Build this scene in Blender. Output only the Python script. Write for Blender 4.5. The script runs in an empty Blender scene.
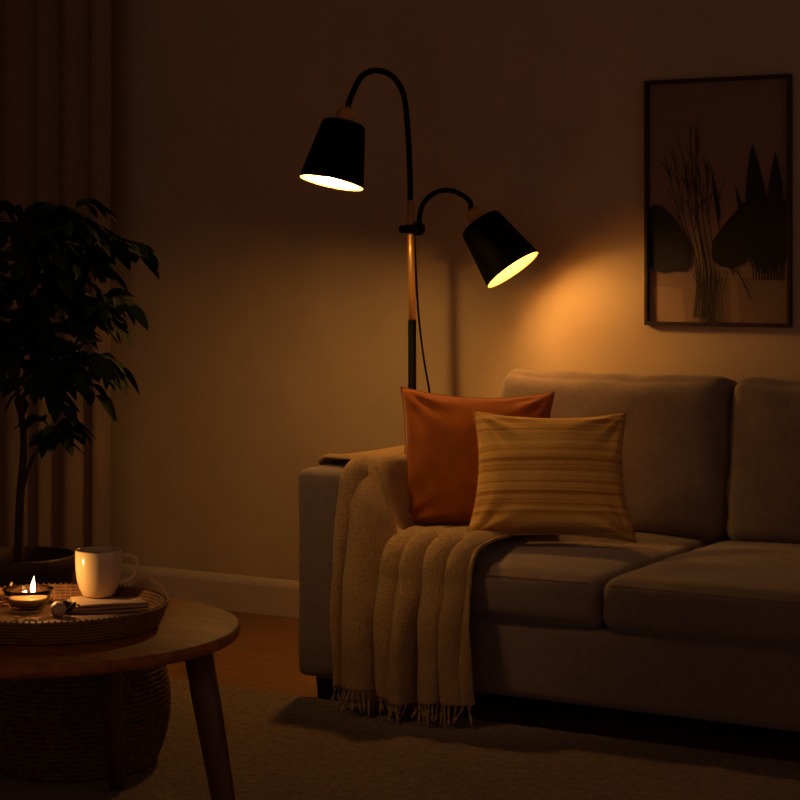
import bpy, bmesh, math, random
from mathutils import Vector, Matrix, noise
PI = math.pi
S = bpy.context.scene
COL = S.collection
random.seed(7)

# ------------------------------------------------------------------ camera
TH = math.radians(30.7)
CAM = Vector((2.95, -5.51, 1.18))
FPX, HORIZON = 2000.0, 260.0
cam_d = bpy.data.cameras.new('camera')
cam = bpy.data.objects.new('camera', cam_d); COL.objects.link(cam)
cam.location = CAM
cam.rotation_euler = (PI/2, 0, TH)
cam_d.sensor_width = 36.0
cam_d.lens = 36.0*FPX/800.0
cam_d.shift_y = -(400-HORIZON)/800.0
cam_d.clip_start = 0.05
S.camera = cam
RV = Vector((math.cos(TH), math.sin(TH), 0))
DV = Vector((-math.sin(TH), math.cos(TH), 0))

# ------------------------------------------------------------------ world, exposure
w = bpy.data.worlds.new('world'); S.world = w; w.use_nodes = True
w.node_tree.nodes['Background'].inputs[0].default_value = (1.0, 0.57, 0.43, 1)
w.node_tree.nodes['Background'].inputs[1].default_value = 0.15
S.view_settings.view_transform = 'Standard'
S.view_settings.look = 'None'
S.view_settings.exposure = 0.0
S.view_settings.gamma = 1.0
S.view_settings.use_curve_mapping = False
LAMP_COL = (1.0, 0.505, 0.125)
UP_W, LOW_W, CANDLE_W = 21.0, 8.6, 0.90
# added fill spot, unseen above the frame, to brighten cushion fronts and blanket
sp_d = bpy.data.lights.new('added_fill_spot', 'SPOT'); sp_d.energy = 68.0; sp_d.color = (1.0, .55, .20)
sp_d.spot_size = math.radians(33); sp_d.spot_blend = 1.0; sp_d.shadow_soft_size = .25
sp = bpy.data.objects.new('added_fill_spot', sp_d); COL.objects.link(sp); sp.location = (-.30, -2.35, 2.50)
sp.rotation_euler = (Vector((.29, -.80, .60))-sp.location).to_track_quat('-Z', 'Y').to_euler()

# ------------------------------------------------------------------ helpers
def at(px, py, D):
    """the point seen at that pixel of the photograph at depth D (planning aid)"""
    p = CAM + DV*D + RV*(D*(px-400)/FPX)
    p.z = CAM.z - D*(py-HORIZON)/FPX
    return p

def obj(name, bm, material=None, parent=None, smooth=True, loc=None):
    me = bpy.data.meshes.new(name)
    bmesh.ops.recalc_face_normals(bm, faces=bm.faces)
    bm.to_mesh(me); bm.free()
    if smooth:
        for p in me.polygons: p.use_smooth = True
    o = bpy.data.objects.new(name, me); COL.objects.link(o)
    if material:
        for m in (material if isinstance(material, (list, tuple)) else [material]): me.materials.append(m)
    if parent is not None: o.parent = parent
    if loc is not None: o.location = loc
    return o

def rebase(o, base):
    """mesh was drawn in room coordinates; make it relative to its thing's base"""
    o.data.transform(Matrix.Translation(-Vector(base)))
    return o

def tag(o, label, cat, group=None, kind=None):
    o['label'] = label; o['category'] = cat
    if group: o['group'] = group
    if kind: o['kind'] = kind
    return o

def thing(name, label, cat, loc=(0, 0, 0), group=None):
    o = bpy.data.objects.new(name, None); COL.objects.link(o)
    o.location = loc; o.empty_display_size = 0.1
    return tag(o, label, cat, group)

def struct(name, bm, m, smooth=False):
    o = obj(name, bm, m, smooth=smooth); o['kind'] = 'structure'; return o

def box(bm, x0, x1, y0, y1, z0, z1, bev=0.0, seg=2):
    r = bmesh.ops.create_cube(bm, size=1.0)
    vs = r['verts']
    for v in vs:
        v.co = Vector(((x0+x1)/2 + v.co.x*(x1-x0), (y0+y1)/2 + v.co.y*(y1-y0), (z0+z1)/2 + v.co.z*(z1-z0)))
    if bev > 0:
        es = list({e for v in vs for e in v.link_edges})
        bmesh.ops.bevel(bm, geom=es, offset=bev, segments=seg, profile=0.5, affect='EDGES')
    return bm

def lathe(bm, prof, seg=48, c=(0, 0, 0), M=None, close=False):
    rings = []
    for r, z in prof:
        ring = []
        for k in range(seg):
            a = 2*PI*k/seg
            co = Vector((r*math.cos(a), r*math.sin(a), z))
            if M is not None: co = M @ co
            ring.append(bm.verts.new(co + Vector(c)))
        rings.append(ring)
    pairs = list(zip(rings, rings[1:]))
    if close: pairs.append((rings[-1], rings[0]))
    for a, b in pairs:
        for k in range(seg):
            bm.faces.new((a[k], a[(k+1) % seg], b[(k+1) % seg], b[k]))
    if not close:
        if prof[0][0] > 1e-5: bm.faces.new(rings[0][::-1])
        if prof[-1][0] > 1e-5: bm.faces.new(rings[-1])
    bmesh.ops.remove_doubles(bm, verts=bm.verts, dist=1e-6)
    return bm

def tube(bm, pts, rad, seg=10, cap=True, closed=False):
    pts = [Vector(p) for p in pts]; n = len(pts)
    rads = rad if isinstance(rad, (list, tuple)) else [rad]*n
    rings = []; up = None
    for i, p in enumerate(pts):
        if closed: t = pts[(i+1) % n]-pts[i-1]
        else: t = pts[min(i+1, n-1)]-pts[max(i-1, 0)]
        t.normalize()
        if up is None:
            up = t.orthogonal().normalized()
        up = (up - t*up.dot(t)); up.normalize()
        s = t.cross(up)
        rings.append([bm.verts.new(p + (up*math.cos(2*PI*k/seg) + s*math.sin(2*PI*k/seg))*rads[i]) for k in range(seg)])
    rr = list(zip(rings, rings[1:]))
    if closed: rr.append((rings[-1], rings[0]))
    for a, b in rr:
        for k in range(seg):
            bm.faces.new((a[k], a[(k+1) % seg], b[(k+1) % seg], b[k]))
    if cap and not closed:
        bm.faces.new(rings[0][::-1]); bm.faces.new(rings[-1])
    return bm

def spline(pts, n=8):
    """Catmull-Rom through pts"""
    P = [Vector(p) for p in pts]; P = [P[0]*2-P[1]] + P + [P[-1]*2-P[-2]]
    out = []
    for i in range(1, len(P)-2):
        a, b, c, d = P[i-1], P[i], P[i+1], P[i+2]
        for k in range(n):
            t = k/n
            out.append(0.5*((2*b) + (c-a)*t + (2*a-5*b+4*c-d)*t*t + (3*b-a-3*c+d)*t**3))
    out.append(P[-2].copy()); return out

def grid(bm, nu, nv, f, mat=None):
    vs = [[bm.verts.new(f(i/nu, j/nv)) for j in range(nv+1)] for i in range(nu+1)]
    for i in range(nu):
        for j in range(nv):
            fc = bm.faces.new((vs[i][j], vs[i+1][j], vs[i+1][j+1], vs[i][j+1]))
            if mat is not None: fc.material_index = mat
    return vs

def sstep(a, b, x):
    t = max(0.0, min(1.0, (x-a)/(b-a))); return t*t*(3-2*t)

def nz(p, s, seed=0.0):
    return noise.noise(Vector(p)*s + Vector((seed, seed*1.7, seed*.3)))

# ------------------------------------------------------------------ materials
def nt(name):
    m = bpy.data.materials.new(name); m.use_nodes = True
    return m, m.node_tree, m.node_tree.nodes['Principled BSDF']

def mat(name, c1, c2=None, rough=0.8, scale=20.0, stretch=(1, 1, 1), bump=0.0, bscale=None, metal=0.0,
        spec=0.3, sheen=0.0, detail=4.0, dist=0.01):
    m, t, b = nt(name); N, L = t.nodes, t.links
    b.inputs['Roughness'].default_value = rough; b.inputs['Metallic'].default_value = metal
    b.inputs['Specular IOR Level'].default_value = spec
    if sheen: b.inputs['Sheen Weight'].default_value = sheen; b.inputs['Sheen Roughness'].default_value = .5
    tc = N.new('ShaderNodeTexCoord'); mp = N.new('ShaderNodeMapping'); mp.inputs['Scale'].default_value = stretch
    L.new(tc.outputs['Object'], mp.inputs['Vector'])
    n = N.new('ShaderNodeTexNoise'); n.inputs['Scale'].default_value = scale; n.inputs['Detail'].default_value = detail
    L.new(mp.outputs[0], n.inputs['Vector'])
    r = N.new('ShaderNodeValToRGB'); r.color_ramp.elements[0].position = .3; r.color_ramp.elements[1].position = .7
    r.color_ramp.elements[0].color = (*c1, 1); r.color_ramp.elements[1].color = (*(c2 or c1), 1)
    L.new(n.outputs['Fac'], r.inputs[0]); L.new(r.outputs[0], b.inputs['Base Color'])
    if bump:
        n2 = N.new('ShaderNodeTexNoise'); n2.inputs['Scale'].default_value = bscale or scale*4; n2.inputs['Detail'].default_value = 3
        L.new(mp.outputs[0], n2.inputs['Vector'])
        bp = N.new('ShaderNodeBump'); bp.inputs['Strength'].default_value = bump; bp.inputs['Distance'].default_value = dist
        L.new(n2.outputs['Fac'], bp.inputs['Height']); L.new(bp.outputs[0], b.inputs['Normal'])
    return m

def weave_mat(name, c1, c2, freq=260.0, rough=.9, bump=.35, sheen=.25, dist=.004, axes=('X', 'Z')):
    """woven cloth: two crossed thread waves plus slubs"""
    m, t, b = nt(name); N, L = t.nodes, t.links
    b.inputs['Roughness'].default_value = rough; b.inputs['Specular IOR Level'].default_value = .15
    b.inputs['Sheen Weight'].default_value = sheen
    tc = N.new('ShaderNodeTexCoord')
    ws = []
    for ax in axes:
        wv = N.new('ShaderNodeTexWave'); wv.bands_direction = ax; wv.inputs['Scale'].default_value = freq/6.28
        wv.inputs['Distortion'].default_value = 1.2; wv.inputs['Detail'].default_value = 2; wv.inputs['Detail Scale'].default_value = 2
        L.new(tc.outputs['Object'], wv.inputs['Vector']); ws.append(wv)
    mx = N.new('ShaderNodeMath'); mx.operation = 'MULTIPLY'
    L.new(ws[0].outputs['Fac'], mx.inputs[0]); L.new(ws[1].outputs['Fac'], mx.inputs[1])
    n = N.new('ShaderNodeTexNoise'); n.inputs['Scale'].default_value = 45; n.inputs['Detail'].default_value = 6
    L.new(tc.outputs['Object'], n.inputs['Vector'])
    ad = N.new('ShaderNodeMath'); ad.operation = 'ADD'; L.new(mx.outputs[0], ad.inputs[0]); L.new(n.outputs['Fac'], ad.inputs[1])
    r = N.new('ShaderNodeValToRGB'); r.color_ramp.elements[0].position = .3; r.color_ramp.elements[1].position = 1.0
    r.color_ramp.elements[0].color = (*c1, 1); r.color_ramp.elements[1].color = (*c2, 1)
    L.new(ad.outputs[0], r.inputs[0]); L.new(r.outputs[0], b.inputs['Base Color'])
    bp = N.new('ShaderNodeBump'); bp.inputs['Strength'].default_value = bump; bp.inputs['Distance'].default_value = dist
    L.new(ad.outputs[0], bp.inputs['Height']); L.new(bp.outputs[0], b.inputs['Normal'])
    return m

def wood_mat(name, c1, c2, rough=.4, scale=3.0, stretch=(1, 9, 9), bump=.05, planks=None, spec=.4):
    m, t, b = nt(name); N, L = t.nodes, t.links
    b.inputs['Roughness'].default_value = rough; b.inputs['Specular IOR Level'].default_value = spec
    tc = N.new('ShaderNodeTexCoord'); mp = N.new('ShaderNodeMapping'); mp.inputs['Scale'].default_value = stretch
    L.new(tc.outputs['Object'], mp.inputs['Vector'])
    n = N.new('ShaderNodeTexNoise'); n.inputs['Scale'].default_value = scale; n.inputs['Detail'].default_value = 8
    n.inputs['Roughness'].default_value = .65; n.inputs['Distortion'].default_value = .6
    L.new(mp.outputs[0], n.inputs['Vector'])
    r = N.new('ShaderNodeValToRGB'); r.color_ramp.elements[0].position = .32; r.color_ramp.elements[1].position = .7
    r.color_ramp.elements[0].color = (*c1, 1); r.color_ramp.elements[1].color = (*c2, 1)
    L.new(n.outputs['Fac'], r.inputs[0])
    out = r.outputs[0]
    if planks:
        br = N.new('ShaderNodeTexBrick'); br.offset = .37; br.inputs['Scale'].default_value = 1
        br.inputs['Brick Width'].default_value = planks[0]; br.inputs['Row Height'].default_value = planks[1]
        br.inputs['Mortar Size'].default_value = .0025; br.inputs['Mortar Smooth'].default_value = .3
        br.inputs['Color1'].default_value = (.75, .75, .75, 1); br.inputs['Color2'].default_value = (1, 1, 1, 1)
        br.inputs['Mortar'].default_value = (.25, .25, .25, 1)
        L.new(tc.outputs['Object'], br.inputs['Vector'])
        mm = N.new('ShaderNodeMixRGB'); mm.blend_type = 'MULTIPLY'; mm.inputs[0].default_value = 1
        L.new(out, mm.inputs[1]); L.new(br.outputs['Color'], mm.inputs[2]); out = mm.outputs[0]
    L.new(out, b.inputs['Base Color'])
    bp = N.new('ShaderNodeBump'); bp.inputs['Strength'].default_value = bump; bp.inputs['Distance'].default_value = .01
    L.new(n.outputs['Fac'], bp.inputs['Height']); L.new(bp.outputs[0], b.inputs['Normal'])
    return m

def emit(name, col, s):
    m = bpy.data.materials.new(name); m.use_nodes = True; t = m.node_tree
    t.nodes.remove(t.nodes['Principled BSDF'])
    e = t.nodes.new('ShaderNodeEmission'); e.inputs[0].default_value = (*col, 1); e.inputs[1].default_value = s
    t.links.new(e.outputs[0], t.nodes['Material Output'].inputs[0]); return m

def stripe_mat(name):
    m, t, b = nt(name); N, L = t.nodes, t.links
    b.inputs['Roughness'].default_value = .9; b.inputs['Specular IOR Level'].default_value = .15; b.inputs['Sheen Weight'].default_value = .2
    tc = N.new('ShaderNodeTexCoord'); mp = N.new('ShaderNodeMapping'); mp.inputs['Scale'].default_value = (.22, .01, 44)
    L.new(tc.outputs['Object'], mp.inputs['Vector'])
    n = N.new('ShaderNodeTexNoise'); n.inputs['Scale'].default_value = 1.0; n.inputs['Detail'].default_value = 5; n.inputs['Roughness'].default_value = .62
    L.new(mp.outputs[0], n.inputs['Vector'])
    r = N.new('ShaderNodeValToRGB'); cr = r.color_ramp
    cr.elements[0].position = .34; cr.elements[0].color = (.38, .16, .03, 1)
    cr.elements[1].position = .66; cr.elements[1].color = (.95, .60, .20, 1)
    e = cr.elements.new(.46); e.color = (.64, .32, .065, 1)
    e = cr.elements.new(.52); e.color = (.84, .49, .13, 1)
    L.new(n.outputs['Fac'], r.inputs[0])
    # thread slubs
    n2 = N.new('ShaderNodeTexNoise'); n2.inputs['Scale'].default_value = 1; n2.inputs['Detail'].default_value = 3
    mp2 = N.new('ShaderNodeMapping'); mp2.inputs['Scale'].default_value = (160, 160, 420); L.new(tc.outputs['Object'], mp2.inputs['Vector'])
    L.new(mp2.outputs[0], n2.inputs['Vector'])
    mm = N.new('ShaderNodeMixRGB'); mm.blend_type = 'MULTIPLY'; mm.inputs[0].default_value = .35
    L.new(r.outputs[0], mm.inputs[1]); L.new(n2.outputs['Fac'], mm.inputs[2]); L.new(mm.outputs[0], b.inputs['Base Color'])
    ad = N.new('ShaderNodeMath'); ad.operation = 'ADD'; L.new(n.outputs['Fac'], ad.inputs[0]); L.new(n2.outputs['Fac'], ad.inputs[1])
    bp = N.new('ShaderNodeBump'); bp.inputs['Strength'].default_value = .5; bp.inputs['Distance'].default_value = .006
    L.new(ad.outputs[0], bp.inputs['Height']); L.new(bp.outputs[0], b.inputs['Normal'])
    return m

M = {}
M['wall'] = mat('wall_paint', (.50, .385, .265), (.56, .435, .30), rough=.95, scale=6, bump=.10, bscale=130, spec=.1, dist=.004)
M['trim'] = mat('trim_paint', (.52, .43, .34), (.56, .46, .36), rough=.6, scale=8)
M['floor'] = wood_mat('oak_floor', (.16, .065, .022), (.34, .155, .055), rough=.38, scale=2.2, stretch=(1.0, 11, 11), planks=(1.3, .15))
M['rug'] = mat('rug_wool', (.20, .14, .095), (.36, .265, .185), rough=1, scale=55, bump=.9, bscale=190, spec=.05, sheen=.2, dist=.02)
M['sofa'] = weave_mat('sofa_fabric', (.165, .117, .094), (.255, .186, .152), freq=1100, bump=.25, dist=.002)
M['sofa_leg'] = mat('sofa_leg_stain', (.010, .006, .004), (.02, .01, .006), rough=.4)
M['rust'] = mat('rust_velvet', (.29, .078, .011), (.36, .102, .015), rough=.85, scale=30, bump=.3, bscale=260, spec=.06, sheen=.25, dist=.003)
M['stripe'] = stripe_mat('striped_weave')
M['throw'] = mat('wool_throw', (.43, .245, .082), (.60, .375, .145), rough=.95, scale=150, bump=1.0, bscale=240, spec=.1, sheen=.3, detail=6, dist=.010)
M['black'] = mat('black_enamel', (.004, .0032, .0026), rough=.6, spec=.06)
M['rubber'] = mat('black_rubber', (.006, .005, .004), rough=.7, spec=.1)
M['liner'] = mat('shade_liner', (.50, .37, .19), rough=.6)
M['brass'] = mat('aged_brass', (.92, .56, .20), (.98, .62, .25), rough=.42, metal=.7, scale=30, spec=.5)
M['table'] = wood_mat('table_wood', (.20, .066, .014), (.42, .150, .034), spec=.12, rough=.55, scale=2.6, stretch=(1.4, 12, 12), bump=.04)
M['table_leg'] = wood_mat('leg_wood', (.060, .022, .008), (.12, .045, .016), rough=.42, scale=3, stretch=(10, 10, 1.2))
M['rattan'] = mat('rattan', (.11, .042, .014), (.22, .09, .032), rough=.5, scale=70, spec=.35)
M['traybed'] = weave_mat('tray_weave', (.20, .085, .03), (.40, .19, .075), freq=500, bump=.6, axes=('X', 'Y'), rough=.6)
M['seagrass'] = mat('seagrass', (.08, .042, .019), (.19, .105, .05), rough=.95, scale=60, bump=.8, bscale=170, spec=.1)
M['ceramic'] = mat('glazed_ceramic', (.70, .51, .29), (.74, .54, .32), rough=.16, scale=12, spec=.5)
M['coffee'] = mat('black_coffee', (.010, .004, .002), rough=.45, spec=.08)
M['linen'] = weave_mat('linen_napkin', (.46, .29, .15), (.62, .40, .22), freq=900, bump=.3, axes=('X', 'Y'))
M['wax'] = mat('candle_wax', (.30, .19, .09), rough=.4)
M['wick'] = mat('wick_char', (.01, .008, .006), rough=.9)
M['shell'] = mat('pale_seed_pod', (.50, .40, .28), (.62, .50, .36), rough=.5, scale=60, bump=.3)
M['husk'] = mat('dark_husk', (.03, .016, .008), (.06, .03, .015), rough=.7, scale=50)
M['twig'] = mat('pale_stick', (.55, .36, .18), (.62, .42, .22), rough=.6)
M['pot'] = mat('dark_clay_pot', (.040, .020, .013), (.06, .03, .018), rough=.55, scale=14)
M['soil'] = mat('soil', (.010, .007, .005), (.02, .013, .009), rough=1, scale=60, bump=.8)
M['bark'] = mat('bark', (.03, .016, .009), (.06, .032, .018), rough=.9, scale=40, stretch=(1, 1, .25), bump=.5)
M['leaf'] = mat('ficus_leaf', (.010, .022, .006), (.020, .034, .010), rough=.75, scale=14, spec=.08)
M['curtain'] = mat('linen_curtain', (.27, .19, .13), (.32, .225, .155), rough=.95, scale=8, stretch=(30, 30, 1), spec=.05)
M['frame'] = mat('picture_frame_stain', (.030, .014, .008), (.045, .022, .012), rough=.5, scale=20, stretch=(1, 1, 6))
M['pr_bg'] = mat('print_backdrop', (.22, .135, .10), (.24, .15, .11), rough=.6, scale=2)
M['pr_table'] = mat('print_table', (.25, .155, .11), (.27, .17, .12), rough=.6, scale=3)
M['pr_leaf'] = mat('print_leaf', (.007, .006, .004), (.012, .010, .007), rough=.6, scale=14)
M['pr_stem'] = mat('print_stem', (.020, .014, .009), (.028, .02, .012), rough=.6)
M['pr_pot'] = mat('print_pot', (.19, .115, .08), (.21, .13, .09), rough=.6, scale=10)
M['pr_vase'] = mat('print_vase', (.31, .20, .145), (.33, .215, .155), rough=.6)
M['bulb'] = emit('bulb_glow', LAMP_COL, 1.0)
M['flame'] = emit('flame_glow', (1.0, .72, .30), 9.0)

def clear_glass(name, tint, rough=.05):
    m, t, b = nt(name)
    b.inputs['Base Color'].default_value = (*tint, 1); b.inputs['Transmission Weight'].default_value = 1
    b.inputs['Roughness'].default_value = rough; b.inputs['IOR'].default_value = 1.45
    return m
M['glass'] = clear_glass('bowl_glass', (.85, .80, .70))

# ------------------------------------------------------------------ room
CEIL = 2.55
XL, XR, YF = -2.9, 3.9, -6.4
bm = bmesh.new(); box(bm, XL-.1, XR+.1, 0, .12, -.02, CEIL+.1); struct('wall_back', bm, M['wall'])
bm = bmesh.new(); box(bm, XL-.12, XL, YF, 0, -.02, CEIL+.1); struct('wall_left', bm, M['wall'])
bm = bmesh.new(); box(bm, XL-.12, XR+.1, YF, .12, -.12, 0); struct('floor', bm, M['floor'])
bm = bmesh.new(); box(bm, XL-.12, XR+.1, YF, .12, CEIL, CEIL+.1); struct('ceiling', bm, M['wall'])
# skirting board with a stepped, eased top
bm = bmesh.new()
prof = [(0, 0), (-.016, 0), (-.016, .095), (-.013, .105), (-.009, .112), (-.004, .118), (0, .120)]
for x in (XL+.001, XR):
    for y, z in prof: bm.verts.new((x, y, z))
bm.verts.ensure_lookup_table(); k = len(prof)
for i in range(k-1): bm.faces.new((bm.verts[i], bm.verts[i+1], bm.verts[k+i+1], bm.verts[k+i]))
struct('baseboard_back', bm, M['trim'])

# curtain hanging from a ceiling track in front of the back wall's left end
cur = thing('curtain', 'pale floor-length curtain hanging in soft folds at the left, behind the potted tree', 'curtain', (-2.15, -.13, 0))
cx0, cx1 = -2.78, -1.405
def curt(u, v):
    z = .012 + v*(CEIL-.03)
    x = cx0 + (cx1-cx0)*u
    ph = 9.0*u + .35*math.sin(7*u) + .10*(1-v)*nz((u*4, v*1.3, 0), 1.0)
    amp = .016 + .011*nz((u*5, 0, 1), 1.0)
    y = -.125 + amp*math.sin(2*PI*ph) + .012*nz((u*9, v*2, 3), 1.0)*(1-v)
    x += .012*math.sin(2*PI*ph*.5+1.0)*(1-.5*v)
    return Vector((x, y, z)) - Vector((-2.15, -.13, 0))
bm = bmesh.new(); grid(bm, 240, 24, curt); o = obj('drape', bm, M['curtain'], cur)
sd = o.modifiers.new('thick', 'SOLIDIFY'); sd.thickness = .003
bm = bmesh.new(); box(bm, cx0-2*0, cx1, -.145, -.105, CEIL-.03, CEIL-.001, .004); rebase(obj('curtain_track', bm, M['trim'], cur), (-2.15, -.13, 0))

# ------------------------------------------------------------------ rug
RX0, RX1, RY0, RY1 = -1.55, 2.7, -4.3, -1.03
def rugf(u, v):
    x = RX0+(RX1-RX0)*u; y = RY0+(RY1-RY0)*v
    e = min(u, 1-u, v, 1-v)
    h = .014*sstep(0, .004, e) + .002*sstep(0, .006, e)*nz((x, y, 0), 70) + .0012*nz((x, y, 0), 170)*sstep(0, .006, e)
    return Vector((x, y, max(.002, h)))
bm = bmesh.new(); grid(bm, 520, 400, rugf)
tag(obj('rug', bm, M['rug']), 'large brown wool pile rug on the wood floor in front of the sofa', 'rug')

# ------------------------------------------------------------------ sofa
SB = (0.87, -.55, 0)
SX0, SX1 = -.014, 1.76
sofa = thing('sofa', 'grey brown two seat upholstered sofa with block arms standing against the wall', 'sofa', SB)

def soft_box(x0, x1, y0, y1, z0, z1, r, n=(28, 28, 12), crown=(0, 0, 0), wob=.003, seed=1, corner=0.0):
    """rounded upholstered block; crown = bulge on x,y,z sides"""
    bm = bmesh.new()
    c = Vector(((x0+x1)/2, (y0+y1)/2, (z0+z1)/2)); h = Vector(((x1-x0)/2, (y1-y0)/2, (z1-z0)/2))
    def put(p):                                     # p on the unit cube surface
        q = Vector((p[0]*h.x, p[1]*h.y, p[2]*h.z))
        inner = Vector((max(-(h.x-r), min(h.x-r, q.x)), max(-(h.y-r), min(h.y-r, q.y)), max(-(h.z-r), min(h.z-r, q.z))))
        dlt = q-inner
        if dlt.length > 1e-9: q = inner + dlt.normalized()*r
        bx = (1-p[1]**2)*(1-p[2]**2); by = (1-p[0]**2)*(1-p[2]**2); bz = (1-p[0]**2)*(1-p[1]**2)
        q.x += crown[0]*math.copysign(1, p[0])*bx**.6 if abs(p[0]) > .999 else crown[0]*p[0]*bx**.6
        q.y += crown[1]*p[1]*max(0, by)**.6
        q.z += crown[2]*p[2]*max(0, bz)**.6
        k = wob*nz(q+c, 9, seed) + wob*.6*nz(q+c, 21, seed+3)
        q += q.normalized()*k
        return c+q
    nx, ny, nzz = n
    def sp(i, k):                                   # denser near edges
        t = -1+2*i/k; return math.sin(t*PI/2)*.5+t*.5
    for ax, (na, nb) in (((0), (ny, nzz)), ((1), (nx, nzz)), ((2), (nx, ny))):
        for s in (-1, 1):
            def f(u, v, ax=ax, s=s, na=na, nb=nb):
                a, b = sp(round(u*na), na), sp(round(v*nb), nb)
                p = [a, b]; p.insert(ax, s); return put(p)
            grid(bm, na, nb, f)
    bmesh.ops.remove_doubles(bm, verts=bm.verts, dist=1e-5)
    return bm

AW = .155
ZS = .40
def spart(name, bm, m=None): return rebase(obj(name, bm, m or M['sofa'], sofa), SB)
spart('base', soft_box(AW-.004, SX1-AW+.004, -1.045, -.06, .08, .272, .012, n=(20, 12, 6), wob=.002))
spart('armrest', soft_box(SX0, AW-.004, -1.065, -.04, .072, .622, .022, n=(12, 30, 18), crown=(.004, .004, .008), wob=.003, seed=4))
spart('armrest', soft_box(SX1-AW, SX1, -1.065, -.04, .072, .622, .022, n=(12, 30, 18), crown=(.004, .004, .008), wob=.003, seed=9))
spart('back_panel', soft_box(SX0+.002, SX1-.002, -.15, -.035, .10, .70, .03, n=(24, 8, 12), wob=.002))
mid = .872
for k, (a, b) in enumerate(((AW+.003, mid-.002), (mid+.002, SX1-AW-.003))):
    c_ = spart('seat_cushion', soft_box(a, b, -1.062, -.19, .274, ZS, .034, n=(30, 30, 10), crown=(.0, .010, .026), wob=.004, seed=12+k*5))
    def pipe_pts(z, y, a=a, b=b):
        return [(a+.03+(b-a-.06)*i/24, y-.010*(1-(2*i/24-1)**2)**.6, z) for i in range(25)]
    bm = bmesh.new()
    tube(bm, spline(pipe_pts(ZS-.012, -1.0575), 2), .0022, 6)
    rebase(obj('piping', bm, M['sofa'], c_), SB)
bmid = .905
for k, (a, b) in enumerate(((AW+.030, bmid-.006), (bmid+.006, SX1-AW-.006))):
    bm = soft_box(a, b, -.09, .09, -.225, .225, .045, n=(34, 12, 26), crown=(.006, .045, .012), wob=.006, seed=31+k*7)
    # sag: top line dips and creases fan from the top seam; lean back a little
    for v in bm.verts:
        xx = (v.co.x-a)/(b-a); zz = (v.co.z+.225)/.45
        cr = max(0, zz-.55)/.45
        v.co.y += .010*cr*nz((xx*8, zz*1.5, k*4), 1.0)*(1 if v.co.y < 0 else 0)
        v.co.z += .010*cr*((2*xx-1)**2) + .005*cr*nz((xx*7, k*3, 0), 1.0)
    bmesh.ops.rotate(bm, verts=bm.verts, cent=(0, 0, -.2), matrix=Matrix.Rotation(math.radians(-7), 3, 'X'))
    bmesh.ops.translate(bm, verts=bm.verts, vec=(0, -.255, .616))
    spart('back_cushion', bm)
for x in (.055, SX1-.055):
    for y in (-1.0, -.12):
        bm = bmesh.new(); box(bm, x-.03, x+.03, y-.03, y+.03, 0, .085, .004)
        for v in bm.verts:
            if v.co.z < .03: v.co.x = x+(v.co.x-x)*.8; v.co.y = y+(v.co.y-y)*.8
        o = spart('leg', bm, M['sofa_leg']); o['label'] = 'short black tapered wooden leg'

# ------------------------------------------------------------------ throw blanket
def top_h(x, y):
    sl = sstep(-.80, -1.04, y)
    t = sstep(AW-.010, AW+.045+.080*sl, x)
    arm, seat = .632, ZS+.024+.010*(1-abs(2*(x-.51)/.73)**2)*sstep(-1.06, -.9, y)
    return arm+(seat-arm)*t
NU, NV = 170, 200
Y0, YE, RA = -.46, -1.078, .050                     # back end, front plane, roll over the front edge
RIDGES = ((.035, .060, .75), (.205, .125, 1.0), (.395, .085, .80), (.555, .090, 1.0), (.730, .098, .95), (.885, .075, .85), (1.0, .050, .55))
def fold(u, d):
    """rounded ridges with narrow valleys across the cloth; d drifts them along the length"""
    best = 0.0
    for k, (c, wd, a) in enumerate(RIDGES):
        c = c + .030*math.sin(d*1.9+k*2.3) - .030*math.sin(k*2.3)
        q = (u-c)/(wd*1.10)
        if abs(q) < 1: best = max(best, a*(1-q*q)**.75)
    return best
def throwf(u, v):
    LT = (Y0-(YE+RA)); LA = RA*PI/2
    # length that hangs depends on the height this strand falls from
    xf = .150+(.545-.150)*u
    zf = top_h(xf, -1.03)
    zb = .078 + .008*math.sin(u*9) - .010*sstep(.3, .6, u)
    LH = zf-RA-zb
    VA, VB = .40, .52
    if v < VA: q, ph = v/VA, 0.0
    elif v < VB: q, ph = 1.0, (v-VA)/(VB-VA)*PI/2
    else: q, ph = 1.0, PI/2
    h = max(0, (v-VB)/(1-VB))
    # left and right edges
    xl = -.020 + .170*sstep(.84, 1.0, q) + .010*sstep(0, .4, h)
    xr = .435 + .110*q + .010*math.sin(q*5)*(1-q) + .008*h
    x = xl+(xr-xl)*u
    d = (1-q)*1.4 - .9*h
    f = fold(u, d)
    amp = .006 + .026*sstep(.25, 1.0, q)*sstep(AW-.02, AW+.10, x) + .014*sstep(.7, 1, q) + .044*sstep(0, .4, h)
    off = .004 + amp*f
    if v < VA:
        y = Y0 - q*LT; z = top_h(x, y); n = Vector((0, 0, 1))
        z -= .020*sstep(.025, -.022, x)*(1-sstep(.8, 1, q))
    else:
        zc = top_h(x, YE+RA)
        y = YE+RA-RA*math.sin(ph); z = zc-RA+RA*math.cos(ph) - h*LH
        n = Vector((0, -math.sin(ph), math.cos(ph)))
        # gravity straightens the strand heights by the hem
        z += (top_h(xf, -1.03)-zc)*h
    p = Vector((x, y, z)) + n*off
    p.x += .006*math.sin(2*PI*(4.05*u+.2))*sstep(0, .4, h) - .012*math.sin(PI*h)*(1-u)**2 + .022*h*(1-u)*0
    p.y -= .018*h
    p += Vector((nz((u*7, v*9, 1), 1.0), nz((u*9, v*8, 5), 1.0), .8*nz((u*8, v*8, 9), 1.0)))*.0045
    return p
TB = (.33, -1.0, 0)
throw = thing('throw_blanket', 'tan fringed throw blanket draped over the sofa arm and hanging down its front', 'blanket', TB)
bm = bmesh.new(); vs = grid(bm, NU, NV, throwf)
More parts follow.
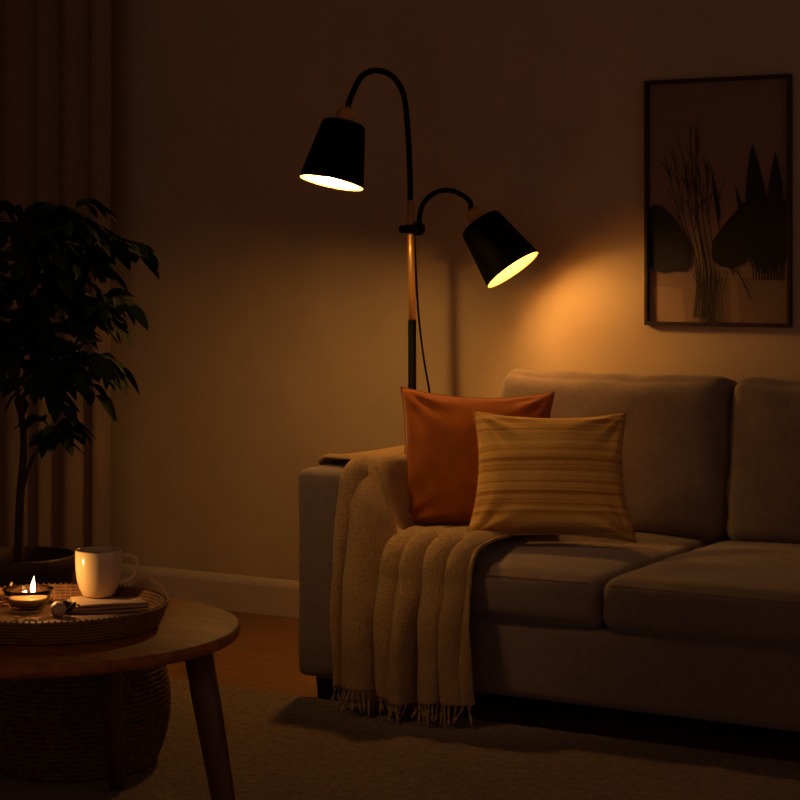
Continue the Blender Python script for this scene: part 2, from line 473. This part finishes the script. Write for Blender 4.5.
bottom = [vs[i][NV].co.copy() for i in range(NU+1)]
cl = rebase(obj('cloth', bm, M['throw'], throw), TB)
sd = cl.modifiers.new('thick', 'SOLIDIFY'); sd.thickness = .008; sd.offset = 1
rnd = random.Random(3)
NT = 44
for k in range(NT):
    i = int((k+.5)/NT*NU); p = bottom[i]
    sx, sy = rnd.uniform(-.018, .018), rnd.uniform(-.020, .012)
    ln = p.z-.020-rnd.uniform(0, .012)
    if ln < .03: ln = .03
    pts = spline([p+Vector((0, 0, .010)), p+Vector((sx*.15, sy*.1-.003, -ln*.3)), p+Vector((sx*.6, sy*.5-.004, -ln*.65)), p+Vector((sx, sy-.006, -ln))], 4)
    bm = bmesh.new()
    n_ = len(pts)
    tube(bm, pts, [.0030+.0012*math.sin(q*1.1+k) + (.0016 if q == 2 else 0) for q in range(n_)], 6)
    rebase(obj('tassel', bm, M['throw'], throw), TB)

# ------------------------------------------------------------------ throw pillows
def pillow(wd, ht, th, seed, pinch=.075, crease=.004, taper=.05):
    bm = bmesh.new(); n = 44
    def f(side):
        def g(u, v):
            a, b = 2*u-1, 2*v-1
            a2, b2 = math.sin(a*PI/2)*.35+a*.65, math.sin(b*PI/2)*.35+b*.65
            x = wd/2*a2*(1-pinch*(1-b2*b2)*abs(a2)**2)
            z = ht/2*b2*(1-pinch*(1-a2*a2)*abs(b2)**2)
            e = max(0.0, (1-a2*a2)*(1-b2*b2))
            t = th/2*(e**.42)*(1-.10*(b2 > 0)*b2)
            if 1e-4 < e:
                # creases fan from the corners
                cx, cz = math.copysign(1, a2)-a2, math.copysign(1, b2)-b2
                an = math.atan2(cz, cx); rr = math.hypot(cx, cz)
                t += crease*math.sin(an*11+seed)*sstep(1.0, .2, rr)*sstep(0, .15, e)*1.6
                t += crease*1.3*nz((a2*2.2, b2*2.2, side*3), 1.0, seed)*sstep(0, .2, e)
            return Vector((x*(1-taper*b2), side*max(t, 0), z))
        return g
    grid(bm, n, n, f(-1)); grid(bm, n, n, f(1))
    bmesh.ops.remove_doubles(bm, verts=bm.verts, dist=1e-5)
    return bm

def place_pillow(o, c, yaw, lean, roll):
    o.matrix_world = (Matrix.Translation(c) @ Matrix.Rotation(yaw, 4, 'Z') @ Matrix.Rotation(-lean, 4, 'X') @ Matrix.Rotation(roll, 4, 'Y'))

def pillow_thing(name, bm, m, label, c, yaw, lean, roll, wd, ht, pinch):
    o = obj(name, bm, m); tag(o, label, 'cushion')
    place_pillow(o, c, yaw, lean, roll)
    # sewn edge
    b2 = bmesh.new(); pts = []
    N_ = 28
    def ed(a, b):
        return Vector((wd/2*a*(1-pinch*(1-b*b)*abs(a)**2)*(1-.05*b), 0, ht/2*b*(1-pinch*(1-a*a)*abs(b)**2)))
    for i in range(N_): pts.append(ed(-1+2*i/N_, -1))
    for i in range(N_): pts.append(ed(1, -1+2*i/N_))
    for i in range(N_): pts.append(ed(1-2*i/N_, 1))
    for i in range(N_): pts.append(ed(-1, 1-2*i/N_))
    tube(b2, pts, .0022, 6, closed=True)
    obj('piping', b2, m, o)
    return o
pillow_thing('throw_pillow', pillow(.450, .400, .15, 2.0, .13, .005), M['rust'],
             'plain rust orange velvet cushion leaning in the sofa corner by the arm', at(475.5, 461, 5.52), TH-.02, math.radians(13), math.radians(1.8), .450, .400, .13)
pillow_thing('throw_pillow', pillow(.432, .350, .15, 5.0, .115, .005), M['stripe'],
             'golden horizontally striped woven cushion leaning in front of the rust one', at(550.5, 476, 5.33), TH-.02, math.radians(17), math.radians(.5), .432, .350, .115)

# ------------------------------------------------------------------ floor lamp
LB = Vector((-.13, -.25, 0))
lamp = thing('floor_lamp', 'black and brass two headed gooseneck floor lamp standing behind the sofa arm', 'lamp', LB)
def lpart(name, bm, m, parent=None, label=None):
    o = rebase(obj(name, bm, m, parent or lamp), LB)
    if label: o['label'] = label
    return o
LD = (LB-CAM).dot(DV)
def lat(px, py, dd=0.0): return at(px, py, LD+dd)
bm = bmesh.new(); lathe(bm, [(0, 0), (.118, 0), (.120, .004), (.120, .014), (.114, .020), (.03, .026), (.016, .034), (.0, .034)], 48, c=LB); lpart('base', bm, M['black'])
pt = lat(410.5, 200); zb_ = lat(414, 320).z
ax = Vector((LB.x, LB.y, 0))
bm = bmesh.new(); tube(bm, [ax+Vector((0, 0, .03)), ax+Vector((0, 0, zb_))], .0125, 16); lpart('pole', bm, M['black'], label='black lower pole')
bm = bmesh.new(); tube(bm, [ax+Vector((0, 0, zb_-.002)), Vector((pt.x, pt.y, pt.z))], .0112, 16); lpart('pole', bm, M['brass'], label='brass upper pole')

def shade(mouth_c, axis, rm, rt, L, watt, bulb_back):
    """axis points out of the mouth; returns nothing, adds shade, socket, bulb and the lamp's own light"""
    axis = axis.normalized()
    Rm = axis.to_track_quat('-Z', 'Y').to_matrix()      # local -Z = out of the mouth
    def loc(prof, seg=56, close=False):
        b = bmesh.new(); lathe(b, prof, seg, c=mouth_c, M=Rm, close=close); return b
    prof = [(rm, 0), (rm-.0005, .004), (rt+.004, L-.010), (rt, L-.003), (rt-.006, L), (.017, L)]
    sh = lpart('lamp_shade', loc(prof + [(.017, L-.0022), (rt-.007, L-.0022), (rt-.003, L-.008), (rm-.0028, .004), (rm-.0026, 0)], close=True), [M['black'], M['liner']])
    for p in sh.data.polygons:
        c = Rm.transposed() @ (Vector(p.center)+LB-mouth_c); n = Rm.transposed() @ Vector(p.normal)
        rad = Vector((c.x, c.y, 0))
        if (rad.length > 1e-6 and n.dot(rad) < 0 and c.z < L-.0005) or (n.z < -.5 and c.z > L-.02): p.material_index = 1
    so = lpart('socket', loc([(0, L+.048), (.010, L+.048), (.013, L+.044), (.022, L+.039), (.0265, L+.031), (.0275, L+.006), (.0295, L+.005), (.0295, L), (.0295, L-.004), (0, L-.004)]), M['brass'], label='brass lamp socket')
    bz = bulb_back
    bu = lpart('bulb', loc([(0, bz-.028), (.016, bz-.025), (.030, bz-.014), (.036, bz+.004), (.031, bz+.020), (.016, bz+.032), (.013, bz+.046), (0, bz+.046)]), M['bulb_'+str(watt)], label='glowing bulb')
    return Rm
for wv in (UP_W, LOW_W):
    M['bulb_'+str(wv)] = emit('bulb_glow', LAMP_COL, wv*15.0)

toward = -DV
# upper head
ax_u = (-RV*.20 + toward*.12 + Vector((0, 0, -.97))).normalized()
UF = -.36
mu = lat(331.5, 183, UF)
Lu = .180
shade(mu, ax_u, .094, .060, Lu, UP_W, .031)
su = mu - ax_u*(Lu+.045)
nk = spline([pt - Vector((0, 0, .02)), lat(409.5, 160), lat(407, 120, UF*.06), lat(403, 93, UF*.2), lat(392, 76, UF*.42), lat(376, 70.5, UF*.66), lat(362, 76, UF*.85), lat(353, 92, UF*.97), su], 8)
bm = bmesh.new(); tube(bm, nk, .0088, 14); lpart('gooseneck', bm, M['rubber'])
# lower head, aimed along the wall
ax_l = Vector((.58, .10, -.80)).normalized()
cl_z = lat(412, 229).z
ml = Vector((0, 0, 0)); pl_ = lat(513, 270)
# mouth sits on a line parallel to the wall through the pole
s_ = (LB.y+.015 - CAM.y)
tpx = (513-400)/FPX
# solve x so that the mouth is seen at px 513 with y = LB.y+.015
u_ = (s_*(tpx*DV.y - RV.y))/(RV.x - tpx*DV.x)
xm = CAM.x+u_; Dm = DV.x*u_+DV.y*s_
ml = Vector((xm, LB.y+.015, CAM.z-Dm*(270-HORIZON)/FPX))
Ll = .178
shade(ml, ax_l, .092, .062, Ll, LOW_W, .062)
sl_ = ml - ax_l*(Ll+.045)
c0 = ax + Vector((.022, 0, cl_z))
def wp(px, py, yy):
    s2 = yy-CAM.y; t = (px-400)/FPX; u2 = (s2*(t*DV.y-RV.y))/(RV.x-t*DV.x); D = DV.x*u2+DV.y*s2
    return Vector((CAM.x+u2, yy, CAM.z-D*(py-HORIZON)/FPX))
nk = spline([c0+Vector((0, 0, -.004)), wp(420.5, 211, LB.y), wp(426, 200, LB.y), wp(437, 192, LB.y), wp(450, 190.5, LB.y), wp(462, 195, sl_.y), wp(470, 202, sl_.y), sl_], 8)
bm = bmesh.new(); tube(bm, nk, .0078, 14); lpart('gooseneck', bm, M['rubber'])
bm = bmesh.new()
box(bm, ax.x-.018, ax.x+.038, ax.y-.017, ax.y+.017, cl_z-.014, cl_z+.014, .005)
tube(bm, [c0+Vector((0, 0, -.020)), c0+Vector((0, 0, .022))], .0125, 14)
cl_o = lpart('clamp', bm, M['rubber'])
bm = bmesh.new()
tube(bm, [ax+Vector((-.016, 0, cl_z)), ax+Vector((-.030, 0, cl_z))], .005, 10)
tube(bm, [ax+Vector((-.028, 0, cl_z)), ax+Vector((-.030, 0, cl_z)), ax+Vector((-.040, 0, cl_z)), ax+Vector((-.042, 0, cl_z))], [.010, .012, .012, .010], 14)
lpart('knob', bm, M['rubber'], cl_o)
bm = bmesh.new()
cz = [lat(414, 225, .0), lat(415, 250, .006), lat(416.3, 280, .010), lat(419, 320, .012), lat(424, 360, .012), lat(430, 395, .012), lat(434, 430, .012)]
cz += [Vector((LB.x+.06, LB.y+.06, .35)), Vector((LB.x+.05, LB.y+.09, .06)), Vector((LB.x-.0, LB.y+.14, .006)), Vector((LB.x-.1, LB.y+.19, .006))]
tube(bm, spline(cz, 6), .0033, 8); lpart('cord', bm, M['rubber'])

# ------------------------------------------------------------------ picture on the wall
def wall_x(px):
    s_ = 0.0-.02 - CAM.y; t = (px-400)/FPX
    u = (s_*(t*DV.y-RV.y))/(RV.x-t*DV.x)
    return CAM.x+u, DV.x*u+DV.y*s_
xa, Da = wall_x(644.5); xb, Db = wall_x(790.5)
zt = CAM.z - Da*(81-HORIZON)/FPX; zb2 = CAM.z - Da*(325-HORIZON)/FPX
PB = ((xa+xb)/2, 0, zb2)
PW, PH = xb-xa, zt-zb2
pic = thing('picture', 'tall framed print of potted plants hanging on the wall above the sofa', 'picture', PB)
fw, fd = .011, .024
bm = bmesh.new()
for (x0, x1, z0, z1) in ((-PW/2, PW/2, 0, fw), (-PW/2, PW/2, PH-fw, PH), (-PW/2, -PW/2+fw, fw*.8, PH-fw*.8), (PW/2-fw, PW/2, fw*.8, PH-fw*.8)):
    box(bm, x0, x1, -fd, -.001, z0, z1, .0015)
obj('frame', bm, M['frame'], pic, smooth=False)
bm = bmesh.new(); lay = [0]
iw, ih = PW-2*fw+.004, PH-2*fw+.004
# print drawn in fractions of its own width and height, each layer a hair above the last
def flat(pts, mi):
    lay[0] += 1; y = -.008-.00006*lay[0]
    vs = [bm.verts.new(((a-.5)*iw, y, fw-.002+b*ih)) for a, b in pts]
    f = bm.faces.new(vs); f.material_index = mi
def stroke(pts, w0, w1, mi, n=6):
    P = spline([(a, b, 0) for a, b in pts], n); L_, R_ = [], []
    for i, p in enumerate(P):
        t = P[min(i+1, len(P)-1)]-P[max(i-1, 0)]; t = Vector((t.x*iw, t.y*ih, 0)); t.normalize()
        wd = w0+(w1-w0)*i/(len(P)-1)
        L_.append((p.x-t.y*wd/iw, p.y+t.x*wd/ih)); R_.append((p.x+t.y*wd/iw, p.y-t.x*wd/ih))
    flat(L_+R_[::-1], mi)
def leafshape(a, b, wd, mi, n=14, bend=0.0, fat=.5):
    """pointed leaf from base a to tip b"""
    A, B = Vector((a[0]*iw, a[1]*ih)), Vector((b[0]*iw, b[1]*ih)); dr = B-A; nn = Vector((-dr.y, dr.x)).normalized()
    l, r = [], []
    for i in range(n+1):
        t = i/n; wv = wd*(math.sin(PI*t**fat))**.9
        c = A+dr*t+nn*bend*math.sin(PI*t)
        l.append(c+nn*wv); r.append(c-nn*wv)
    pts = [(p.x/iw, p.y/ih) for p in l+r[::-1][1:-1]]
    flat(pts, mi)
flat([(0, 0), (1, 0), (1, 1), (0, 1)], 0)
flat([(0, 0), (1, 0), (1, .205), (0, .200)], 1)
flat([(.0, .0), (.27, 0), (.24, .145), (0, .15)], 5)           # pale block at the left
flat([(.36, .0), (.60, 0), (.58, .19), (.36, .185)], 4)        # jar behind
flat([(.66, .0), (.985, 0), (1, .19), (.63, .185)], 4)         # pot at the right
rp = random.Random(11)
for (x0, x1, y1, s) in ((.34, .17, .74, 1), (.36, .25, .70, 1), (.40, .30, .79, 1), (.38, .34, .82, .9), (.43, .36, .72, 1), (.46, .42, .66, 1), (.33, .12, .70, .8), (.41, .27, .62, .8)):
    stroke([(x0, .02), (x0+.02, .22), ((x0+x1)/2, .45), (x1, y1)], .0022*s, .0009, 3)
    for q in range(7):
        t = rp.uniform(.45, .98); bx_ = x0+(x1-x0)*t; by_ = .18+(y1-.18)*t
        stroke([(bx_, by_), (bx_+(x1-x0)*.10+.012*(-1)**q, by_+.035), (bx_+(x1-x0)*.2+.030*(-1)**q+rp.uniform(-.012, .012), by_+rp.uniform(.06, .10))], .0012, .0006, 3, 3)
for (a, b) in ((.40, .52), (.44, .40), (.48, .33), (.45, .50)):
    stroke([(a, .0), (a*.5+b*.5, .1), (b, .2)], .0018, .0014, 3)
for k in range(9):
    stroke([(.38+.022*k, .0), (.39+.018*k, .10), (.34+.03*k, .22)], .0013, .0010, 3, 4)
stroke([(.44, .18), (.38, .36), (.36, .47), (.50, .55)], .0030, .0008, 2)
stroke([(.62, .20), (.50, .45), (.56, .60)], .0026, .0008, 2)
leafshape((.52, .42), (.455, .655), .007, 2)
# big rounded leaves
flat([(0, .475), (.04, .492), (.10, .485), (.17, .45), (.23, .40), (.28, .345), (.31, .29), (.30, .235), (.26, .21), (.20, .215), (.12, .205), (.05, .215), (0, .235)], 2)
flat([(.46, .30), (.47, .34), (.52, .385), (.60, .44), (.68, .49), (.76, .52), (.83, .53), (.81, .46), (.80, .38), (.77, .31), (.70, .25), (.60, .225), (.52, .235), (.47, .26)], 2)
stroke([(.58, .23), (.66, .20), (.74, .10)], .002, .002, 2, 4)
for (a, b, wd, bd) in (((.86, .22), (.750, .735), .034, .010), ((.87, .22), (.910, .70), .028, -.006), ((.86, .2), (.63, .57), .013, .012), ((.90, .2), (.955, .58), .012, 0), ((.84, .2), (.70, .48), .014, .0), ((.9, .2), (1.0, .52), .012, .0), ((.8, .2), (.65, .49), .010, 0)):
    leafshape(a, b, wd, 2, bend=bd, fat=.8)
flat([(.80, .28), (.84, .50), (.90, .52), (1.0, .50), (1.0, .27), (.92, .24), (.84, .24)], 2)
for k in range(11):
    stroke([(.76+.02*k, .18), (.75+.022*k, .24), (.70+.03*k, .33)], .0022, .0016, 2, 4)
o = obj('print', bm, [M['pr_bg'], M['pr_table'], M['pr_leaf'], M['pr_stem'], M['pr_pot'], M['pr_vase']], pic, smooth=False)
o['label'] = 'dark print of leafy plants in pots and twigs in a glass vase'

# ------------------------------------------------------------------ coffee table
TC = at(35, 0, 4.0); TC = Vector((TC.x, TC.y, 0))
TZ, TR = .45, .41
tab = thing('coffee_table', 'round wooden coffee table with splayed legs at the front left', 'table', TC)
bm = bmesh.new(); lathe(bm, [(0, TZ-.027), (TR-.018, TZ-.027), (TR-.006, TZ-.024), (TR-.001, TZ-.016), (TR, TZ-.008), (TR-.003, TZ-.002), (TR-.007, TZ), (0, TZ)], 96)
obj('table_top', bm, M['table'], tab)
for k in range(4):
    an = TH + math.radians(-15+90*k); dr = Vector((math.cos(an), math.sin(an), 0))
    p0 = dr*.345+Vector((0, 0, TZ-.026)); p1 = dr*.420+Vector((0, 0, .0205))
    bm = bmesh.new()
    tube(bm, [p0, p0.lerp(p1, .3), p0.lerp(p1, .7), p1], [.0285, .0275, .0235, .0195], 20)
    obj('leg', bm, M['table_leg'], tab)

# tray
YT = at(52, 0, 3.99); YT = Vector((YT.x, YT.y, TZ))
tray = thing('tray', 'round woven rattan tray sitting on the coffee table', 'tray', YT)
bm = bmesh.new(); lathe(bm, [(0, .001), (.206, .001), (.212, .004), (.212, .009), (0, .009)], 72); obj('tray_bed', bm, M['traybed'], tray)
bm = bmesh.new()
for k in range(7):                                   # coiled rattan rim, wrapped
    z = .006+.0062*k; r = .211+.0026*k
    n = 110
    tube(bm, [(r*math.cos(2*PI*i/n)+.0, r*math.sin(2*PI*i/n), z+.0012*math.sin(i*PI+k*PI)) for i in range(n)], .0041, 7, closed=True)
n = 120
for i in range(n):                                  # upright weavers
    a = 2*PI*i/n
    tube(bm, [((.2085+.0026*q)*math.cos(a), (.2085+.0026*q)*math.sin(a), .006+.0062*q) for q in range(0, 8)], .0022, 5)
obj('tray_rim', bm, M['rattan'], tray)
BZ = TZ+.009                                        # tray bed height

# folded napkin under the mug: stacked soft folds fanned a little
NC = at(115, 0, 4.15); NB = Vector((NC.x, NC.y, BZ))
nap = thing('napkin', 'folded beige linen napkin lying on the tray under the mug', 'napkin', NB)
for k in range(3):
    bm = bmesh.new()
    wx, wy = .110-.006*k, .066-.004*k
    rot = TH + .16 + .10*k
    sh_ = Vector((.004*k, .003*k, 0))
    def napf(u, v, k=k, wx=wx, wy=wy, rot=rot, sh_=sh_):
        a, b = 2*u-1, 2*v-1
        q = .90+.10*math.cos(a*1.3)
        x, y = a*wx*(1-.06*b*b), b*wy*q
        hump = sstep(.10, .75, a)*sstep(-1.0, .7, b)
        z = .0035+.0062*k + .0012*math.sin(a*3+k*2+b) + hump*(.012+.012*k)*(1-.45*sstep(.7, 1.0, a)) 
        c, s = math.cos(rot), math.sin(rot)
        return Vector((x*c-y*s, x*s+y*c, z)) + sh_
    grid(bm, 30, 22, napf)
    o = obj('napkin_fold', bm, M['linen'], nap)
    sd = o.modifiers.new('t', 'SOLIDIFY'); sd.thickness = .0048; sd.offset = 0
    bv = o.modifiers.new('b', 'BEVEL'); bv.width = .0015; bv.segments = 2

# mug
MC = at(98.5, 0, 4.17); MB = Vector((MC.x, MC.y, BZ+.0215))
mug = thing('mug', 'cream glazed mug of dark coffee standing on the napkin', 'mug', MB)
bm = bmesh.new()
lathe(bm, [(0, .0), (.030, .0), (.0335, .003), (.0405, .018), (.0452, .036), (.0475, .058), (.0482, .080), (.0482, .097), (.0475, .0995), (.0462, .0995), (.0452, .097), (.0450, .080), (.0440, .056), (.042, .036), (.036, .014), (0, .010)], 64)
obj('mug_body', bm, M['ceramic'], mug)
mug.scale = (1, 1, .965)
bm = bmesh.new()
h = [RV*.0470+Vector((0, 0, .086)), RV*.060+Vector((0, 0, .088)), RV*.0755+Vector((0, 0, .082)), RV*.0815+Vector((0, 0, .066)), RV*.077+Vector((0, 0, .049)), RV*.064+Vector((0, 0, .035)), RV*.0435+Vector((0, 0, .030))]
tube(bm, spline(h, 6), .0045, 12); obj('handle', bm, M['ceramic'], mug)
bm = bmesh.new(); lathe(bm, [(0, .0855), (.0449, .0855), (.0449, .0865), (0, .0865)], 48); obj('coffee', bm, M['coffee'], mug)

# candle in a glass bowl
KC = at(28, 0, 4.10); KB = Vector((KC.x, KC.y, BZ))
can = thing('candle', 'lit candle in a small flared clear glass bowl at the left of the tray', 'candle', KB)
bm = bmesh.new()
lathe(bm, [(0, .0008), (.026, .0008), (.030, .003), (.038, .018), (.046, .034), (.0515, .046), (.052, .0475), (.0505, .0478), (.0445, .036), (.036, .020), (.028, .009), (0, .008)], 56)
obj('bowl', bm, M['glass'], can)
bm = bmesh.new(); lathe(bm, [(0, .0088), (.0265, .0092), (.0345, .0205), (.0395, .0290), (.036, .0300), (0, .0285)], 40); obj('wax', bm, M['wax'], can)
wk = Vector((RV.x*.010, RV.y*.010, 0))
bm = bmesh.new(); tube(bm, [wk+Vector((0, 0, .027)), wk+Vector((.0005, 0, .040))], .0011, 6); obj('wick', bm, M['wick'], can)
bm = bmesh.new(); lathe(bm, [(0, .036), (.0028, .038), (.0049, .043), (.0054, .048), (.0045, .055), (.0028, .062), (.0013, .068), (0, .074)], 20, c=wk)
for v in bm.verts: v.co += RV*.0022*sstep(.05, .074, v.co.z)
obj('flame', bm, M['flame'], can)['label'] = 'bright yellow candle flame'
ld = bpy.data.lights.new('candle_light', 'POINT'); ld.energy = CANDLE_W; ld.color = (1, .52, .16); ld.shadow_soft_size = .006
lo = bpy.data.objects.new('candle_light', ld); COL.objects.link(lo); lo.parent = can; lo.location = wk+Vector((0, 0, .082))

# seed pod and husk
SC = at(58, 0, 4.04); SPB = Vector((SC.x, SC.y, BZ))
pod = thing('seed_pod', 'small pale dried seed pod with dark hollow beside the candle bowl', 'seed pod', SPB)
bm = bmesh.new(); 
Rt = Matrix.Rotation(math.radians(-55), 3, RV)
lathe(bm, [(0, -.013), (.010, -.011), (.0155, -.004), (.016, .003), (.0125, .011), (.0085, .0135), (.0065, .0125), (.0065, .004), (0, .002)], 28, c=(0, 0, .0150), M=Rt.to_4x4().to_3x3())
for v in bm.verts:
    a = math.atan2(v.co.y, v.co.x); v.co.x *= 1+.05*math.sin(5*a); v.co.z += .001*math.sin(4*a)
    v.co.z = max(v.co.z, .0006)
obj('pod_shell', bm, M['shell'], pod)
bm = bmesh.new(); lathe(bm, [(0, .0022), (.0062, .0045), (.0062, .0110), (0, .0105)], 20, c=(0, 0, .0150), M=Rt.to_4x4().to_3x3()); obj('pod_hollow', bm, M['husk'], pod)['label'] = 'dark hollow of the pod'
HC = at(69, 0, 4.08); HB = Vector((HC.x, HC.y, BZ))
bm = bmesh.new()
def huskf(u, v):
    a = (u-.5)*PI*1.1; t = v
    r = .013*math.sin(PI*(.08+.9*t))**.8
    return Vector((math.sin(a)*r*1.1, (t-.5)*.034, .0015 + (1-math.cos(a))*r*1.2 + .010*t))
grid(bm, 14, 14, huskf)
o = obj('husk', bm, M['husk'], loc=HB); sd = o.modifiers.new('t', 'SOLIDIFY'); sd.thickness = .0012; sd.offset = 1
tag(o, 'dark curled dry husk lying between the seed pod and the mug', 'husk')
bm = bmesh.new()
q0 = at(3, 0, 4.175); q1 = at(12, 0, 4.19)
q0 = Vector((q0.x, q0.y, BZ+.004)); q1 = Vector((q1.x, q1.y, BZ+.046))
tube(bm, [Vector((0, 0, 0)), (q1-q0)*.5, (q1-q0)*.92, (q1-q0)], [.0028, .0027, .0027, .0016], 10)
o = obj('match', bm, M['twig'], loc=q0); tag(o, 'pale wooden stick propped up behind the candle bowl', 'stick')

# ------------------------------------------------------------------ basket under the table
KC = at(75, 0, 4.64); BB = Vector((KC.x, KC.y, .0165))
bask = thing('basket', 'bulging woven seagrass basket on the rug behind the coffee table', 'basket', BB)
def bprof(z): return .168 + .046*math.sin(PI*min(1, (z+.03)/.34))
bm = bmesh.new(); rows = 30; H = .335; n = 108
pr = [(0, .002)] + [(bprof(H*i/rows), .004+H*i/rows) for i in range(rows+1)] + [(bprof(H)-.010, H+.004), (bprof(H*.5)-.012, H*.5), (bprof(.02)-.012, .016), (0, .014)]
lathe(bm, pr, n)
for i in range(rows):                                # woven coils with over-under stitches
    z = .008+H*i/rows; r = bprof(z)+.0015
    tube(bm, [((r+.0035*math.sin(k*PI*.5*2+(i % 2)*PI))*math.cos(2*PI*k/n), (r+.0035*math.sin(k*PI+(i % 2)*PI+.6))*math.sin(2*PI*k/n), z+.0016*math.sin(k*PI*.5+i)) for k in range(n)], .0062, 6, closed=True)
obj('basket_body', bm, M['seagrass'], bask)
bm = bmesh.new(); r = bprof(H)-.003
tube(bm, [(r*math.cos(2*PI*k/90), r*math.sin(2*PI*k/90), H+.006+.001*math.sin(k*2)) for k in range(90)], .010, 8, closed=True)
obj('rim', bm, M['seagrass'], bask)

# ------------------------------------------------------------------ potted tree
PC = at(18, 0, 5.25); PP = Vector((PC.x, PC.y, .0175))
tree = thing('potted_tree', 'dark leafy potted fig tree standing behind the coffee table', 'plant', PP)
bm = bmesh.new(); lathe(bm, [(0, 0), (.095, 0), (.102, .006), (.128, .20), (.143, .345), (.152, .350), (.154, .385), (.150, .391), (.143, .390), (.140, .350), (.10, .30), (0, .30)], 64); obj('pot', bm, M['pot'], tree)
bm = bmesh.new()
def soilf(u, v):
    r = .139*u; a = 2*PI*v
    return Vector((r*math.cos(a), r*math.sin(a), .355+.008*nz((r*math.cos(a), r*math.sin(a), 0), 22)))
grid(bm, 10, 40, soilf); obj('soil', bm, M['soil'], tree)
def tl(px, py, dd=0.0): return at(px, py, 5.25+dd) - PP
trunk = spline([Vector((0, 0, .34)), tl(20, 500), tl(24, 440), tl(17, 380), tl(22, 320, .02), tl(28, 260, .0), tl(22, 215)], 6)
br1 = spline([tl(21.5, 492), tl(28, 470, -.02), tl(36, 452, -.04), tl(46, 440, -.06), tl(58, 428, -.08)], 6)
br2 = spline([tl(20, 385), tl(40, 345, -.02), tl(70, 320, -.03), tl(95, 308, -.04)], 5)
br3 = spline([tl(21, 330), tl(45, 285, .04), tl(72, 262, .08), tl(100, 256, .1)], 5)
br4 = spline([tl(18, 375), tl(-10, 340, .03), tl(-40, 310, .05)], 5)
br5 = spline([tl(24, 290), tl(40, 245, -.06), tl(66, 222, -.1)], 5)
br6 = spline([tl(20, 400), tl(40, 375, -.10), tl(66, 362, -.16), tl(92, 360, -.2)], 5)
bm = bmesh.new(); tube(bm, trunk, [.0125-.009*i/(len(trunk)-1) for i in range(len(trunk))], 10); obj('trunk', bm, M['bark'], tree)
for b_ in (br1, br2, br3, br4, br5, br6):
    bm = bmesh.new(); tube(bm, b_, [.0062-.0042*i/(len(b_)-1) for i in range(len(b_))], 8); obj('branch', bm, M['bark'], tree)
rl = random.Random(21)
bm = bmesh.new()
def leaf(p, dr, ln, wd):
    """pointed drooping leaf with a folded midrib"""
    dr = dr.normalized(); side = dr.cross(Vector((0, 0, 1)))
    if side.length < .1: side = Vector((1, 0, 0))
    side.normalize(); up = side.cross(dr)
    tw = rl.uniform(-.7, .7); side = side*math.cos(tw)+up*math.sin(tw); up = side.cross(dr)
    n = 6; rows_ = []
    for i in range(n+1):
        t = i/n
        wv = wd*(math.sin(PI*min(1, t**.75))**.85)*(1 if t < .99 else 0) + .0004
        c = p + dr*ln*t + Vector((0, 0, -ln*.20*t*t))
        rows_.append([bm.verts.new(c-side*wv+up*wv*.28), bm.verts.new(c), bm.verts.new(c+side*wv+up*wv*.28)])
    for a, b in zip(rows_, rows_[1:]):
        bm.faces.new((a[0], a[1], b[1], b[0])); bm.faces.new((a[1], a[2], b[2], b[1]))
tw_bm = bmesh.new()
def twig(p0, dr, ln, nl, droop=.35):
    pts = []
    dr = dr.normalized()
    for i in range(7):
        t = i/6; pts.append(p0 + dr*ln*t + Vector((0, 0, .10*ln*math.sin(PI*t) - droop*ln*t*t)))
    tube(tw_bm, pts, [.0020-.0013*i/6 for i in range(7)], 5)
    for i in range(nl):
        t = .12+.88*(i+1)/nl; k = min(5, int(t*6)); q = pts[k].lerp(pts[k+1], t*6-k if t < 1 else 1)
        tg = (pts[k+1]-pts[k]).normalized(); sd_ = tg.cross(Vector((0, 0, 1))).normalized()*(1 if i % 2 else -1)
        ld_ = tg*rl.uniform(.5, 1.0)+sd_*rl.uniform(.35, .9)+Vector((0, 0, rl.uniform(-.60, .06)))
        if i == nl-1: ld_ = tg+Vector((0, 0, -.25))
        leaf(q, ld_, rl.uniform(.052, .082), rl.uniform(.015, .021))
def along(c, t): 
    f = t*(len(c)-1); i = min(len(c)-2, int(f)); return c[i].lerp(c[i+1], f-i)
for c, cnt, t0, ln in ((trunk, 44, .46, .25), (br2, 15, .2, .17), (br3, 15, .2, .17), (br4, 20, .15, .22), (br5, 13, .2, .15), (br6, 14, .25, .15), (br1, 7, .66, .09)):
    for k in range(cnt):
        t = t0+(1-t0)*(k+.5)/cnt
        p = along(c, min(1, t))
        a = k*2.399+rl.uniform(-.4, .4)
        out = Vector((math.cos(a), math.sin(a), rl.uniform(-.05, .40)))
        if c is not trunk: out = out*.8 + (c[-1]-c[0]).normalized()*.7
        twig(p, out, ln*rl.uniform(.6, 1.05), rl.choice((6, 7, 8, 9)) if c is not br1 else 6)
obj('twigs', tw_bm, M['bark'], tree)
fo = obj('foliage', bm, M['leaf'], tree)
